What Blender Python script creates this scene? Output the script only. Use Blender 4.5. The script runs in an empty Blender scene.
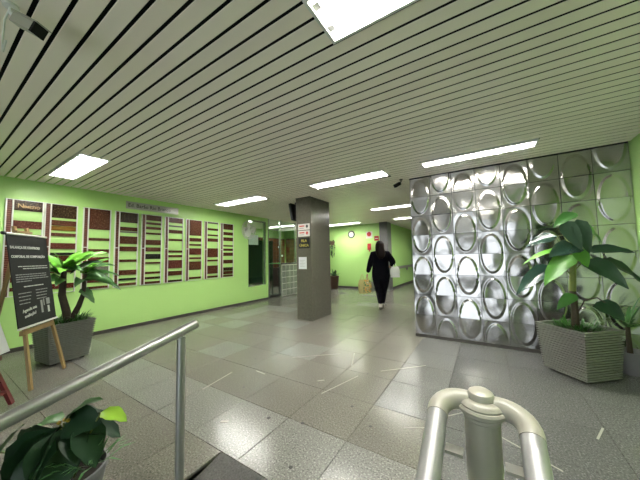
import bpy, bmesh, math, random
from mathutils import Vector, Matrix
R = math.radians
rnd = random.Random(7)
S = bpy.context.scene
COL = S.collection

# ------------------------------------------------------------------ camera, world, exposure
cam_d = bpy.data.cameras.new('camera'); cam = bpy.data.objects.new('camera', cam_d); COL.objects.link(cam)
cam_d.sensor_width = 36.0; cam_d.lens = 36.0 * 260.0 / 640.0; cam_d.clip_start = 0.02; cam_d.clip_end = 100
yaw, pitch, roll = R(32.45), R(3.73), R(-1.09)
fw = Vector((-math.sin(yaw) * math.cos(pitch), math.cos(yaw) * math.cos(pitch), math.sin(pitch)))
rt0 = Vector((math.cos(yaw), math.sin(yaw), 0)); up0 = rt0.cross(fw)
rt = rt0 * math.cos(roll) + up0 * math.sin(roll); up = up0 * math.cos(roll) - rt0 * math.sin(roll)
m = Matrix((rt, up, -fw)).transposed().to_4x4(); m.translation = Vector((0, 0, 1.216))
cam.matrix_world = m
S.camera = cam

world = bpy.data.worlds.new('world'); S.world = world; world.use_nodes = True
world.node_tree.nodes['Background'].inputs['Color'].default_value = (0.86, 0.93, 1.0, 1)
world.node_tree.nodes['Background'].inputs['Strength'].default_value = 1.25

vs = S.view_settings
vs.view_transform = 'Standard'; vs.look = 'None'; vs.gamma = 1.0; vs.use_curve_mapping = False
vs.exposure = 1.38
TUBE_STRENGTH = 54.0

H = 2.4            # ceiling height
XL = -5.5          # left wall
YM = 4.14          # metal clad wall
YB = 9.09          # far green wall
XR = 1.372         # right wall

# ------------------------------------------------------------------ helpers
class MB:
    def __init__(s): s.v = []; s.f = []
    def add(s, vs_, fs):
        o = len(s.v); s.v += [tuple(p) for p in vs_]; s.f += [tuple(i + o for i in f) for f in fs]; return s
    def box(s, x0, x1, y0, y1, z0, z1):
        return s.add([(x0,y0,z0),(x1,y0,z0),(x1,y1,z0),(x0,y1,z0),(x0,y0,z1),(x1,y0,z1),(x1,y1,z1),(x0,y1,z1)],
                     [(0,3,2,1),(4,5,6,7),(0,1,5,4),(1,2,6,5),(2,3,7,6),(3,0,4,7)])
    def bar(s, a, b, w, d, ref=(0, 0, 1)):          # rectangular bar from a to b
        a, b = Vector(a), Vector(b); t = (b - a).normalized(); r = Vector(ref)
        if abs(t.dot(r)) > .95: r = Vector((0, 1, 0))
        x = t.cross(r).normalized(); y = x.cross(t).normalized()
        vs_ = []
        for p in (a, b):
            for i, j in ((-1,-1),(1,-1),(1,1),(-1,1)): vs_.append(p + x * i * w / 2 + y * j * d / 2)
        return s.add(vs_, [(0,1,2,3),(7,6,5,4),(0,4,5,1),(1,5,6,2),(2,6,7,3),(3,7,4,0)])
    def tube(s, pts, rad, n=12, cap=True):
        pts = [Vector(p) for p in pts]; k = len(pts)
        rad = rad if isinstance(rad, (list, tuple)) else [rad] * k
        o = len(s.v); prev = None
        for i, p in enumerate(pts):
            t = (pts[min(i+1, k-1)] - pts[max(i-1, 0)]).normalized()
            if prev is None:
                r = Vector((0, 0, 1)) if abs(t.z) < .9 else Vector((1, 0, 0))
                x = t.cross(r).normalized()
            else:
                x = (prev - t * prev.dot(t)).normalized()
            prev = x; y = t.cross(x)
            for j in range(n):
                a = 2 * math.pi * j / n
                s.v.append(tuple(p + (x * math.cos(a) + y * math.sin(a)) * rad[i]))
        for i in range(k - 1):
            for j in range(n):
                s.f.append((o+i*n+j, o+i*n+(j+1) % n, o+(i+1)*n+(j+1) % n, o+(i+1)*n+j))
        if cap:
            s.f.append(tuple(o + j for j in reversed(range(n)))); s.f.append(tuple(o + (k-1)*n + j for j in range(n)))
        return s
    def lathe(s, prof, n=24, c=(0, 0, 0), axis='z'):
        o = len(s.v)
        for r, h in prof:
            for j in range(n):
                a = 2 * math.pi * j / n; x, y, z = r * math.cos(a), r * math.sin(a), h
                if axis == 'x': x, y, z = z, x, y
                if axis == 'y': x, y, z = y, z, x
                s.v.append((x + c[0], y + c[1], z + c[2]))
        k = len(prof)
        for i in range(k - 1):
            for j in range(n):
                s.f.append((o+i*n+j, o+i*n+(j+1) % n, o+(i+1)*n+(j+1) % n, o+(i+1)*n+j))
        s.f.append(tuple(o + j for j in reversed(range(n)))); s.f.append(tuple(o + (k-1)*n + j for j in range(n)))
        return s
    def mesh(s, name, mat=None, smooth=False, angle=None):
        me = bpy.data.meshes.new(name); me.from_pydata(s.v, [], s.f)
        bm = bmesh.new(); bm.from_mesh(me); bmesh.ops.recalc_face_normals(bm, faces=bm.faces); bm.to_mesh(me); bm.free()
        if smooth:
            me.polygons.foreach_set('use_smooth', [True] * len(me.polygons))
            if angle is not None: me.set_sharp_from_angle(angle=R(angle))
        if mat: me.materials.append(mat)
        return me
    def build(s, name, mat=None, parent=None, smooth=False, angle=40, bevel=0, loc=None):
        o = link(name, s.mesh(name, mat, smooth, angle), parent)
        if loc: o.location = loc
        if bevel:
            b = o.modifiers.new('bevel', 'BEVEL'); b.width = bevel; b.segments = 2; b.limit_method = 'ANGLE'
        return o

def link(name, data, parent=None):
    o = bpy.data.objects.new(name, data); COL.objects.link(o)
    if parent: o.parent = parent
    return o
def tag(o, label, cat, group=None):
    o['label'] = label; o['category'] = cat
    if group: o['group'] = group
    return o
def thing(name, label, cat, loc=(0, 0, 0), rz=0.0, group=None):
    o = link(name, None); o.location = loc; o.rotation_euler = (0, 0, rz); return tag(o, label, cat, group)
def struct(o): o['kind'] = 'structure'; return o
def text_mesh(txt, size, mat, align='LEFT', bold=0.0):
    c = bpy.data.curves.new('lettering', 'FONT'); c.body = txt; c.size = size; c.align_x = align; c.extrude = 0.0006; c.offset = bold
    c.resolution_u = 2
    o = bpy.data.objects.new('lettering', c); COL.objects.link(o)
    dg = bpy.context.evaluated_depsgraph_get(); me = bpy.data.meshes.new_from_object(o.evaluated_get(dg))
    bpy.data.objects.remove(o); bpy.data.curves.remove(c)
    me.materials.clear(); me.materials.append(mat); return me
def baked(o):
    """apply the modifiers of a mesh object"""
    dg = bpy.context.evaluated_depsgraph_get(); me = bpy.data.meshes.new_from_object(o.evaluated_get(dg))
    o.modifiers.clear(); o.data = me
    me.polygons.foreach_set('use_smooth', [True] * len(me.polygons)); return o

# ------------------------------------------------------------------ materials
class NT:
    def __init__(s, name):
        s.m = bpy.data.materials.new(name); s.m.use_nodes = True; s.t = s.m.node_tree; s.n = s.t.nodes
        s.b = s.n['Principled BSDF']; s.out = s.n['Material Output']
    def node(s, typ, **kw):
        nd = s.n.new(typ)
        for k, v in kw.items():
            if k in nd.inputs: nd.inputs[k].default_value = v
            else: setattr(nd, k, v)
        return nd
    def l(s, a, b): s.t.links.new(a, b); return s
    def pos(s): return s.node('ShaderNodeNewGeometry').outputs['Position']
    def obj(s): return s.node('ShaderNodeTexCoord').outputs['Object']
    def rand(s): return s.node('ShaderNodeObjectInfo').outputs['Random']
    def noise(s, scale, detail=3, co=None, rough=.5):
        nd = s.node('ShaderNodeTexNoise', Scale=scale, Detail=detail, Roughness=rough)
        if co: s.l(co, nd.inputs['Vector'])
        return nd.outputs['Fac']
    def ramp(s, fac, stops):
        nd = s.node('ShaderNodeValToRGB'); cr = nd.color_ramp
        while len(cr.elements) < len(stops): cr.elements.new(.5)
        for e, (p, c) in zip(cr.elements, stops): e.position = p; e.color = (*c, 1) if len(c) == 3 else c
        s.l(fac, nd.inputs['Fac']); return nd.outputs['Color']
    def mix(s, fac, a, b, mode='MIX'):
        nd = s.node('ShaderNodeMix', data_type='RGBA', blend_type=mode)
        for sock, v in ((nd.inputs[0], fac), (nd.inputs[6], a), (nd.inputs[7], b)):
            if isinstance(v, (int, float)): sock.default_value = v
            elif isinstance(v, tuple): sock.default_value = (*v, 1)
            else: s.l(v, sock)
        return nd.outputs[2]
    def rng(s, fac, a, b):
        nd = s.node('ShaderNodeMapRange'); s.l(fac, nd.inputs[0]); nd.inputs[3].default_value = a; nd.inputs[4].default_value = b
        return nd.outputs[0]
    def bump(s, h, strength=.2, dist=.01):
        nd = s.node('ShaderNodeBump', Strength=strength, Distance=dist); s.l(h, nd.inputs['Height']); s.l(nd.outputs['Normal'], s.b.inputs['Normal'])
    def set(s, color=None, rough=None, metal=None, spec=None):
        for k, v in (('Base Color', color), ('Roughness', rough), ('Metallic', metal), ('Specular IOR Level', spec)):
            if v is None: continue
            if isinstance(v, tuple): s.b.inputs[k].default_value = (*v, 1)
            elif isinstance(v, (int, float)): s.b.inputs[k].default_value = v
            else: s.l(v, s.b.inputs[k])
        return s

def plain(name, color, rough=.5, metal=0.0, var=.06, scale=8, spec=None):
    t = NT(name); nz = t.noise(scale, 3, t.obj())
    c2 = tuple(max(0, c * (1 - 2 * var)) for c in color)
    t.set(t.mix(nz, c2, color), t.rng(nz, max(.03, rough - .05), rough + .05), metal, spec); return t.m
def granite(name, dark, mid, light, rough=.20, per_object=.04, scale=95):
    t = NT(name); p = t.pos()
    sp = t.noise(scale, 2, p, .6); big = t.noise(2.2, 2, p)
    col = t.ramp(sp, [(.34, dark), (.45, mid), (.56, mid), (.66, light)])
    col = t.mix(t.rng(big, 0, .35), col, tuple(c * .85 for c in mid))
    rr = t.rng(t.rand(), 1 - per_object, 1 + per_object)
    nd = t.node('ShaderNodeVectorMath', operation='SCALE'); t.l(col, nd.inputs[0]); t.l(rr, nd.inputs['Scale'])
    t.set(nd.outputs[0], t.rng(t.noise(3, 2, p), rough - .03, rough + .05), None, .32); return t.m

M = {}
M['green'] = plain('green_paint', (.43, .70, .23), .40, var=.02, scale=1.2)
M['green_dim'] = plain('green_paint_inner', (.43, .70, .23), .5, var=.02, scale=1.2)
M['tile_light'] = granite('granite_light', (.085, .088, .080), (.205, .205, .185), (.40, .40, .37))
M['tile_warm'] = granite('granite_warm', (.07, .068, .055), (.168, .162, .135), (.30, .29, .25))
M['tile_grey'] = granite('granite_grey', (.07, .073, .069), (.165, .168, .157), (.32, .32, .305))
M['tile_dark'] = granite('granite_dark', (.05, .053, .05), (.118, .121, .114), (.25, .25, .24))
M['step'] = granite('granite_step', (.05, .05, .047), (.09, .088, .082), (.13, .13, .123), .45)
M['grout'] = plain('dark_grout', (.115, .11, .096), .7)
M['column'] = granite('granite_column', (.05, .046, .035), (.103, .097, .077), (.16, .153, .13), .2, 0, 110)
M['column_grey'] = granite('granite_pillar', (.075, .075, .08), (.14, .14, .145), (.21, .21, .21), .3, 0, 60)
M['skirt'] = plain('baseboard_stone', (.06, .055, .047), .35)
M['void'] = plain('dark_void', (.006, .006, .007), .9)
t = NT('slat_paint'); nz = t.noise(3.0, 3, t.pos())
t.set(t.mix(t.rng(t.rand(), 0, 1), (.92, .83, .755), (.96, .88, .81)), t.rng(nz, .28, .38), .0); M['slat'] = t.m
M['white'] = plain('white_enamel', (.80, .80, .78), .35)
M['offwhite'] = plain('cream_enamel', (.40, .385, .315), .3, var=.03)
M['steel'] = plain('brushed_steel', (.40, .40, .39), .42, .8, var=.08, scale=30)
M['tube_paint'] = plain('aluminium_paint', (.38, .38, .375), .5, .55, var=.05, scale=20)
M['dark_metal'] = plain('dark_metal', (.05, .05, .05), .4, .6)
M['black'] = plain('black_plastic', (.008, .008, .009), .5, spec=.2)
M['alu'] = plain('aluminium_rail', (.72, .72, .69), .35, .2)
M['chrome'] = plain('chrome_mullion', (.55, .57, .55), .25, .8)
t = NT('pressed_metal'); p = t.obj()
n1 = t.noise(9, 3, p, .55)
mapn = t.node('ShaderNodeVectorMath', operation='ADD'); t.l(t.pos(), mapn.inputs[0])
n2 = t.noise(5.0, 1, mapn.outputs[0])
t.set(t.mix(t.rng(t.rand(), 0, 1), (.36, .352, .338), (.47, .46, .445)), t.rng(n2, .12, .20), 1.0); t.bump(n2, .16, .05); M['pressed'] = t.m
t = NT('tube_glow'); t.set((1, 1, 1), .5); t.b.inputs['Emission Color'].default_value = (1.0, .975, .925, 1); t.b.inputs['Emission Strength'].default_value = TUBE_STRENGTH; M['glow'] = t.m
def glass(name, tint, refl=1.0):
    t = NT(name); t.n.remove(t.b)
    tr = t.node('ShaderNodeBsdfTransparent'); tr.inputs['Color'].default_value = (*tint, 1)
    gl = t.node('ShaderNodeBsdfGlossy'); gl.inputs['Roughness'].default_value = .03; gl.inputs['Color'].default_value = (refl, refl, refl, 1)
    lw_ = t.node('ShaderNodeLayerWeight', Blend=.5); pw = t.node('ShaderNodeMath', operation='POWER'); pw.inputs[1].default_value = 5; t.l(lw_.outputs['Facing'], pw.inputs[0])
    fr = t.node('ShaderNodeMapRange'); t.l(pw.outputs[0], fr.inputs[0]); fr.inputs[3].default_value = .03; fr.inputs[4].default_value = .9; mx = t.node('ShaderNodeMixShader')
    t.l(fr.outputs[0], mx.inputs[0]); t.l(tr.outputs[0], mx.inputs[1]); t.l(gl.outputs[0], mx.inputs[2]); t.l(mx.outputs[0], t.out.inputs['Surface'])
    return t.m
M['glass'] = glass('clear_glass', (.86, .93, .89))
M['block'] = plain('glass_block', (.26, .29, .25), .12, var=.2, scale=14)
M['mortar'] = plain('block_mortar', (.50, .51, .45), .6)
M['mahogany'] = plain('mahogany_plate', (.075, .022, .012), .25, var=.25, scale=25)
M['number'] = None
t = NT('number_strip'); br = t.node('ShaderNodeTexBrick', Scale=1.0); br.offset = 0
br.inputs['Color1'].default_value = (.085, .018, .010, 1); br.inputs['Color2'].default_value = (.065, .013, .008, 1); br.inputs['Mortar'].default_value = (.22, .12, .07, 1)
br.inputs['Brick Width'].default_value = .5; br.inputs['Row Height'].default_value = .03; br.inputs['Mortar Size'].default_value = .003
sep = t.node('ShaderNodeSeparateXYZ'); t.l(t.obj(), sep.inputs[0]); cmb = t.node('ShaderNodeCombineXYZ'); t.l(sep.outputs[1], cmb.inputs[0]); t.l(sep.outputs[2], cmb.inputs[1])
t.l(cmb.outputs[0], br.inputs['Vector']); t.set(br.outputs['Color'], .4, None, .25); M['number'] = t.m
def plate(name, base, ink, rough=.22, amount=.55):
    """engraved plate: rows of faint illegible pale lettering"""
    t = NT(name); p = t.pos(); sep = t.node('ShaderNodeSeparateXYZ'); t.l(p, sep.inputs[0])
    cmb = t.node('ShaderNodeCombineXYZ'); ml = t.node('ShaderNodeMath', operation='MULTIPLY'); ml.inputs[1].default_value = 60; t.l(sep.outputs[1], ml.inputs[0])
    m2 = t.node('ShaderNodeMath', operation='MULTIPLY'); m2.inputs[1].default_value = 95; t.l(sep.outputs[2], m2.inputs[0])
    t.l(ml.outputs[0], cmb.inputs[0]); t.l(m2.outputs[0], cmb.inputs[1])
    nz = t.noise(1.0, 1, cmb.outputs[0])
    fac = t.ramp(nz, [(.56, (0, 0, 0)), (.66, (amount,) * 3)])
    grain = t.noise(14, 3, t.obj())
    t.set(t.mix(fac, t.mix(grain, tuple(c * .30 for c in base), tuple(c * .75 for c in base)), ink), rough, None, .25); return t.m
M['plate_brown'] = plate('plate_brown', (.105, .030, .014), (.38, .22, .13), .25, .35)
M['plate_dark'] = plate('plate_dark', (.035, .014, .008), (.40, .28, .13), .2, .35)
M['plate_red'] = plate('plate_red', (.14, .030, .020), (.40, .22, .15), .25, .3)
M['plate_gold'] = plate('plate_gold', (.30, .16, .025), (.16, .07, .01), .25, .4)
M['plate_black'] = plate('plate_black', (.010, .009, .008), (.25, .23, .2), .18, .3)
M['plate_grey'] = plate('plate_grey', (.26, .24, .21), (.08, .05, .04), .2, .4)
t = NT('wicker_resin'); nz = t.noise(60, 2, t.obj()); t.set(t.mix(nz, (.15, .147, .135), (.23, .227, .21)), .5); M['pot_weave'] = t.m
M['pot_smooth'] = plain('pot_plastic', (.18, .175, .19), .45)
M['pot_brown'] = plain('pot_brown', (.09, .045, .025), .5)
M['soil'] = plain('soil', (.03, .02, .013), .9, var=.3, scale=40)
def leafm(name, a, b, rough=.38, spec=.35):
    t = NT(name); nz = t.noise(7, 3, t.obj()); t.set(t.mix(nz, a, b), rough, None, spec); return t.m
M['leaf'] = leafm('leaf_green', (.02, .085, .015), (.05, .17, .03))
M['leaf_bright'] = leafm('leaf_bright', (.08, .28, .02), (.16, .44, .04))
M['leaf_vivid'] = leafm('leaf_vivid', (.035, .14, .012), (.07, .23, .02))
M['leaf_dark'] = leafm('leaf_dark', (.008, .028, .012), (.018, .055, .022), .45, .25)
M['leaf_lime'] = leafm('leaf_lime', (.20, .40, .02), (.30, .50, .04))
M['leaf_mid'] = leafm('leaf_mid', (.05, .16, .04), (.09, .22, .07))
M['leaf_glossy'] = leafm('leaf_glossy', (.012, .04, .028), (.03, .07, .05), .2, .5)
M['trunk'] = plain('plant_trunk', (.05, .035, .018), .7, var=.3, scale=30)
M['stem'] = plain('green_stem', (.16, .20, .035), .5, var=.2, scale=20)
M['flower'] = plain('yellow_bud', (.45, .30, .04), .5)
M['pine'] = plain('pine_wood', (.36, .23, .09), .45, var=.15, scale=12)
M['red_wood'] = plain('red_painted_wood', (.13, .012, .012), .4)
M['poster'] = plain('charcoal_print', (.014, .014, .016), .55, spec=.25)
M['ink_white'] = plain('white_print', (.66, .66, .64), .6)
M['ink_grey'] = plain('grey_print', (.34, .34, .34), .6)
M['ink_dark'] = plain('dark_print', (.03, .03, .03), .6)
M['ink_yellow'] = plain('yellow_print', (.50, .42, .06), .6)
M['ink_gold'] = plain('gold_print', (.36, .24, .09), .4, .3)
M['ink_red'] = plain('red_print', (.50, .03, .03), .5)
M['paper'] = plain('paper', (.74, .76, .80), .7)
M['canvas'] = plain('white_board', (.70, .71, .73), .5)
M['sign_white'] = plain('sign_white', (.66, .62, .60), .4)
M['sign_red'] = plain('sign_red', (.42, .015, .02), .4)
M['sign_steel'] = plain('sign_steel', (.42, .42, .41), .32, .6)
M['letter_green'] = plate('dark_green_notice', (.010, .035, .020), (.10, .16, .12), .15, .4)
M['cloth_black'] = plain('black_clothes', (.004, .004, .0065), .95, spec=.08)
M['skin'] = plain('skin', (.42, .23, .15), .5)
M['hair'] = plain('brown_hair', (.012, .006, .004), .6, var=.2, scale=60, spec=.15)
M['shoe'] = plain('shoe', (.55, .50, .42), .6)
M['bag_white'] = plain('white_bag', (.92, .92, .91), .5, var=.02)
t = NT('printed_bag'); nz = t.noise(14, 1, t.pos()); t.set(t.ramp(nz, [(.36, (.10, .17, .05)), (.45, (.40, .40, .14)), (.55, (.60, .30, .06)), (.62, (.14, .20, .08)), (.70, (.50, .46, .26))]), .5); M['bag_print'] = t.m
M['bag_yellow'] = plain('yellow_bag', (.56, .50, .20), .6, var=.2)
M['bag_grey'] = plain('grey_bag', (.35, .35, .34), .5)
M['cabinet'] = plain('cabinet_wood', (.03, .011, .006), .5, var=.2)
M['cabinet_edge'] = plain('cabinet_edge', (.17, .06, .016), .4)
M['door_green'] = plain('green_edge', (.06, .32, .07), .3)

# ------------------------------------------------------------------ ceiling lights: where they are (x0, x1, y0, y1)
LIGHTS = [
    (-4.96, -3.70, .94, 1.22, 'wide bright louvred ceiling light nearest the left end of the directory boards'),
    (-.655, .60, .915, 1.21, 'large louvred ceiling light cut off by the top of the photo'),
    (-2.42, -1.14, 3.46, 3.74, 'ceiling light right in front of the granite column'),
    (-4.92, -3.60, 3.49, 3.77, 'ceiling light above the far end of the directory boards'),
    (-.655, .53, 3.48, 3.68, 'long ceiling light close to the top of the pressed metal wall'),
    (-2.42, -1.16, 6.17, 6.42, 'ceiling light over the walking person'),
    (-5.03, -3.70, 8.30, 8.56, 'ceiling light by the far green wall above the clock'),
    (-2.46, -1.20, 8.24, 8.50, 'small far ceiling light in the corridor beside the metal wall edge'),
    (-1.75, -.49, 10.6, 10.86, 'unseen ceiling light added in the corridor behind the pressed metal wall'),  # added lamp, hidden from view, brightens the corridor wall
    (-7.15, -5.85, 7.36, 7.62, 'ceiling light inside the glazed office, nearer the column'),
    (-7.15, -5.85, 5.60, 5.86, 'ceiling light inside the glazed office, nearer the wall fan'),
]

# ------------------------------------------------------------------ floor: granite tiles
TX, TY, TW = -.84, 1.11, .49
SX0 = -1.475                                   # left edge of the stair well, which ends at y = TY
floor = struct(MB().box(-7.7, SX0, -4, YB + .1, -.10, -.006).box(SX0, XR, TY, YB + .1, -.10, -.006).box(-3.0, XR, YB + .1, 17, -.10, -.006).build('floor', M['grout']))
tile_meshes = {}
def tile_mesh(w, d, mat):
    key = (round(w, 3), round(d, 3), mat)
    if key not in tile_meshes:
        b, zt, zb, g = MB(), 0.0, -.012, .0028
        x0, x1, y0, y1 = -w / 2, w / 2, -d / 2, d / 2
        c = .002
        b.add([(x0,y0,zb),(x1,y0,zb),(x1,y1,zb),(x0,y1,zb),(x0,y0,-c),(x1,y0,-c),(x1,y1,-c),(x0,y1,-c),
               (x0+c,y0+c,zt),(x1-c,y0+c,zt),(x1-c,y1-c,zt),(x0+c,y1-c,zt)],
              [(0,3,2,1),(0,1,5,4),(1,2,6,5),(2,3,7,6),(3,0,4,7),(4,5,9,8),(5,6,10,9),(6,7,11,10),(7,4,8,11),(8,9,10,11)])
        tile_meshes[key] = b.mesh('tile', M[mat])
    return tile_meshes[key]
def cells():
    for i in range(-15, 6):
        for j in range(-11, 34):
            x0, x1, y0, y1 = TX + i * TW, TX + (i + 1) * TW, TY + j * TW, TY + (j + 1) * TW
            if y1 > YB + .05: x0 = max(x0, -3.0)
            x0, x1, y0, y1 = max(x0, -7.69), min(x1, XR - .005), max(y0, -3.9), min(y1, 16.9)
            if x1 - x0 < .03 or y1 - y0 < .03: continue
            if y0 < TY - .01:
                x1 = min(x1, SX0)
                if x1 - x0 < .03: continue
            yield i, j, x0, x1, y0, y1
def tile_kind(i, j, k):
    if j == 0 and i <= 0: return 'tile_light'
    if i >= 0: return ('tile_warm' if j == 1 else 'tile_grey') if i == 0 else 'tile_dark'
    return 'tile_warm' if k < .88 else 'tile_light'
near, far = [], {}
for c in cells():
    i, j, x0, x1, y0, y1 = c
    cx, cy = (x0 + x1) / 2, (y0 + y1) / 2
    dist = math.hypot(cx, cy)
    kind = tile_kind(i, j, rnd.random())
    if dist < 5.3 and cy > .1 and -5.6 < cx and len(near) < 290:
        near.append(c)
        o = link('tile', tile_mesh(x1 - x0 - .0025, y1 - y0 - .0025, kind), floor); o.location = (cx, cy, rnd.uniform(-.0008, .0004))
    else:
        far.setdefault(kind, MB()).box(x0 + .002, x1 - .002, y0 + .002, y1 - .002, -.012, -.0004)
for kind, b in far.items():
    o = b.build('far_tiles', M[kind], floor); o['kind'] = 'stuff'
# scratches and paint drips on the floor (flat marks, thin films)
M['scratch'] = plain('pale_scuff', (.36, .345, .29), .5)
for (ax, ay, bx, by, w) in [(-1.30, 2.02, -1.16, 2.50, .010), (-2.30, 1.52, -2.36, 1.90, .012), (-.33, 2.20, -.05, 2.52, .010), (.02, 2.16, .30, 2.0, .010),
                            (-1.46, 3.05, -1.32, 2.68, .012), (-2.16, 2.06, -2.02, 2.05, .014), (-.55, 1.92, -.40, 2.02, .012), (-1.0, 2.72, -.62, 3.1, .010),
                            (.55, 2.45, .62, 2.62, .012), (-2.05, 2.55, -1.6, 2.95, .008), (-1.74, 1.30, -1.69, 1.33, .02), (-1.46, 2.2, -1.41, 2.25, .014)]:
    MB().bar((ax, ay, .0008), (bx, by, .0008), w, .0012).build('scuff_mark', M['scratch'], floor)
M['gum'] = plain('gum_stain', (.03, .03, .027), .6)
for (x, y, r_) in [(-1.46, 1.52, .016), (-1.2, 1.60, .014), (-1.02, 1.24, .013), (-.98, 1.98, .013), (-.76, 1.82, .012), (-2.42, 2.3, .014), (-1.1, 2.6, .01), (-2.0, 1.75, .012)]:
    MB().lathe([(r_, 0), (r_ * .8, .0015)], 10, (x, y, .0002)).build('gum_stain', M['gum'], floor)

# ramp going down towards the entrance
RS = .20                                       # slope
def ramp_z(y): return -RS * (TY - y)
ramp = thing('entrance_ramp', 'dark grey stone ramp going down from the edge of the main floor', 'ramp', (0, 0, 0))
x0, x1 = SX0 + .004, XR - .006
for k in range(8):
    y1 = TY - .003 - .62 * k; y0 = y1 - .617
    MB().add([(x0, y0, ramp_z(y0) - .12), (x1, y0, ramp_z(y0) - .12), (x1, y1, ramp_z(y1) - .12), (x0, y1, ramp_z(y1) - .12),
              (x0, y0, ramp_z(y0)), (x1, y0, ramp_z(y0)), (x1, y1, ramp_z(y1)), (x0, y1, ramp_z(y1))],
             [(0,3,2,1),(4,5,6,7),(0,1,5,4),(1,2,6,5),(2,3,7,6),(3,0,4,7)]).build('slab', M['step'], ramp)
struct(MB().box(SX0 - .012, SX0, -4, TY, -1.1, -.014).build('wall_ramp_side', M['grout']))

# ------------------------------------------------------------------ walls
def wall(name, boxes, mat):
    b = MB()
    for q in boxes: b.box(*q)
    return struct(b.build(name, M[mat]))
WY0, WY1, WZ0, WZ1 = 4.97, 5.66, .43, 2.30
wl = wall('wall_left', [(XL - .14, XL, -4, WY0, 0, 2.5), (XL - .14, XL, WY0, WY1, 0, WZ0), (XL - .14, XL, WY0, WY1, WZ1, 2.5), (XL - .14, XL, WY1, 5.74, 0, 2.5)], 'green')
struct(MB().box(XL, XL + .012, -4, 5.74, 0, .058).build('baseboard_left', M['skirt'], None, bevel=.003))
wall('wall_far', [(-7.7, -3.02, YB, YB + .14, 0, 2.5)], 'green')
struct(MB().box(XL, -3.16, YB - .012, YB, 0, .075).build('baseboard_far', M['skirt']))
wall('wall_corridor', [(-3.06, -2.92, 9.32, 17, 0, 2.5)], 'green')
struct(MB().box(-2.92, -2.908, 9.32, 16.9, 0, .075).build('baseboard_corridor', M['skirt']))
wall('wall_end', [(-3.06, XR + .14, 17, 17.14, 0, 2.5)], 'green')
wall('wall_right', [(XR, XR + .14, -4, 17, -1.2, 2.5)], 'green')
wall('wall_back', [(-7.7, -2.4, -4.14, -4, 0, 2.5), (.55, XR, -4.14, -4, -1.2, 2.5), (-2.4, .55, -4.14, -4, 2.0, 2.5)], 'white')
wall('wall_office', [(-7.84, -7.7, -4, YB + .1, 0, 2.5)], 'green_dim')
wall('wall_partition', [(-7.7, XL - .14, 4.30, 4.42, 0, 2.5)], 'green_dim')

# ------------------------------------------------------------------ slatted ceiling
ceil = struct(MB().box(-7.84, XR + .14, -4.14, 17.14, 2.50, 2.56).build('ceiling', M['void']))
prof = []
hw = .0395
for (py, pz) in [(-hw, .0045), (-hw, .002), (-hw + .002, 0), (hw - .002, 0), (hw, .002), (hw, .0045)]: prof.append((py, pz))
b = MB(); n = len(prof)
b.add([(-.5, y, z) for y, z in prof] + [(.5, y, z) for y, z in prof], [(i, i + 1, n + i + 1, n + i) for i in range(n - 1)] + [(n - 1, 0, n, 2 * n - 1), tuple(range(n)), tuple(reversed(range(n, 2 * n)))])
slat_me = b.mesh('slat', M['slat'])
SL0, SLP = .2525, .0965                                 # first seam and pitch
nslat = 0
k0 = int((-4.0 - SL0) / SLP)
for k in range(k0, int((16.95 - SL0) / SLP)):
    yc = SL0 + (k + .5) * SLP
    xa, xb = -7.69, XR - .002
    if yc > YB - .03: xa = -2.915
    if 4.27 < yc < 4.46: xa = XL + .005
    cuts = sorted((l[0] - .004, l[1] + .004) for l in LIGHTS if l[2] - hw - .004 < yc < l[3] + hw + .004)
    if WY1 + .1 < yc < YB: pass
    if yc < WY1 + .05 and yc > -4: 
        if yc < 4.3: xa = XL + .003
        else: cuts = sorted(cuts + [(XL - .142, XL + .002)])
    segs, x = [], xa
    for c0, c1 in cuts:
        if c0 > x: segs.append((x, c0))
        x = max(x, c1)
    if x < xb: segs.append((x, xb))
    # the granite column and the pillar interrupt slats too
    for (px0, px1, py0, py1) in ((-3.205, -2.835, 4.14, 4.87), (-3.16, -2.86, 8.89, 9.33), (-.96, XR, YM - .012, YM + .17)):
        if py0 - hw < yc < py1 + hw:
            new = []
            for s0, s1 in segs:
                if px0 <= s0 and px1 >= s1: continue
                if s1 <= px0 or s0 >= px1: new.append((s0, s1)); continue
                if s0 < px0: new.append((s0, px0 - .003))
                if s1 > px1: new.append((px1 + .003, s1))
            segs = new
    for s0, s1 in segs:
        if s1 - s0 < .03: continue
        o = link('slat', slat_me, ceil); o.location = ((s0 + s1) / 2, yc, H); o.scale = (s1 - s0, 1, 1); nslat += 1

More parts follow.
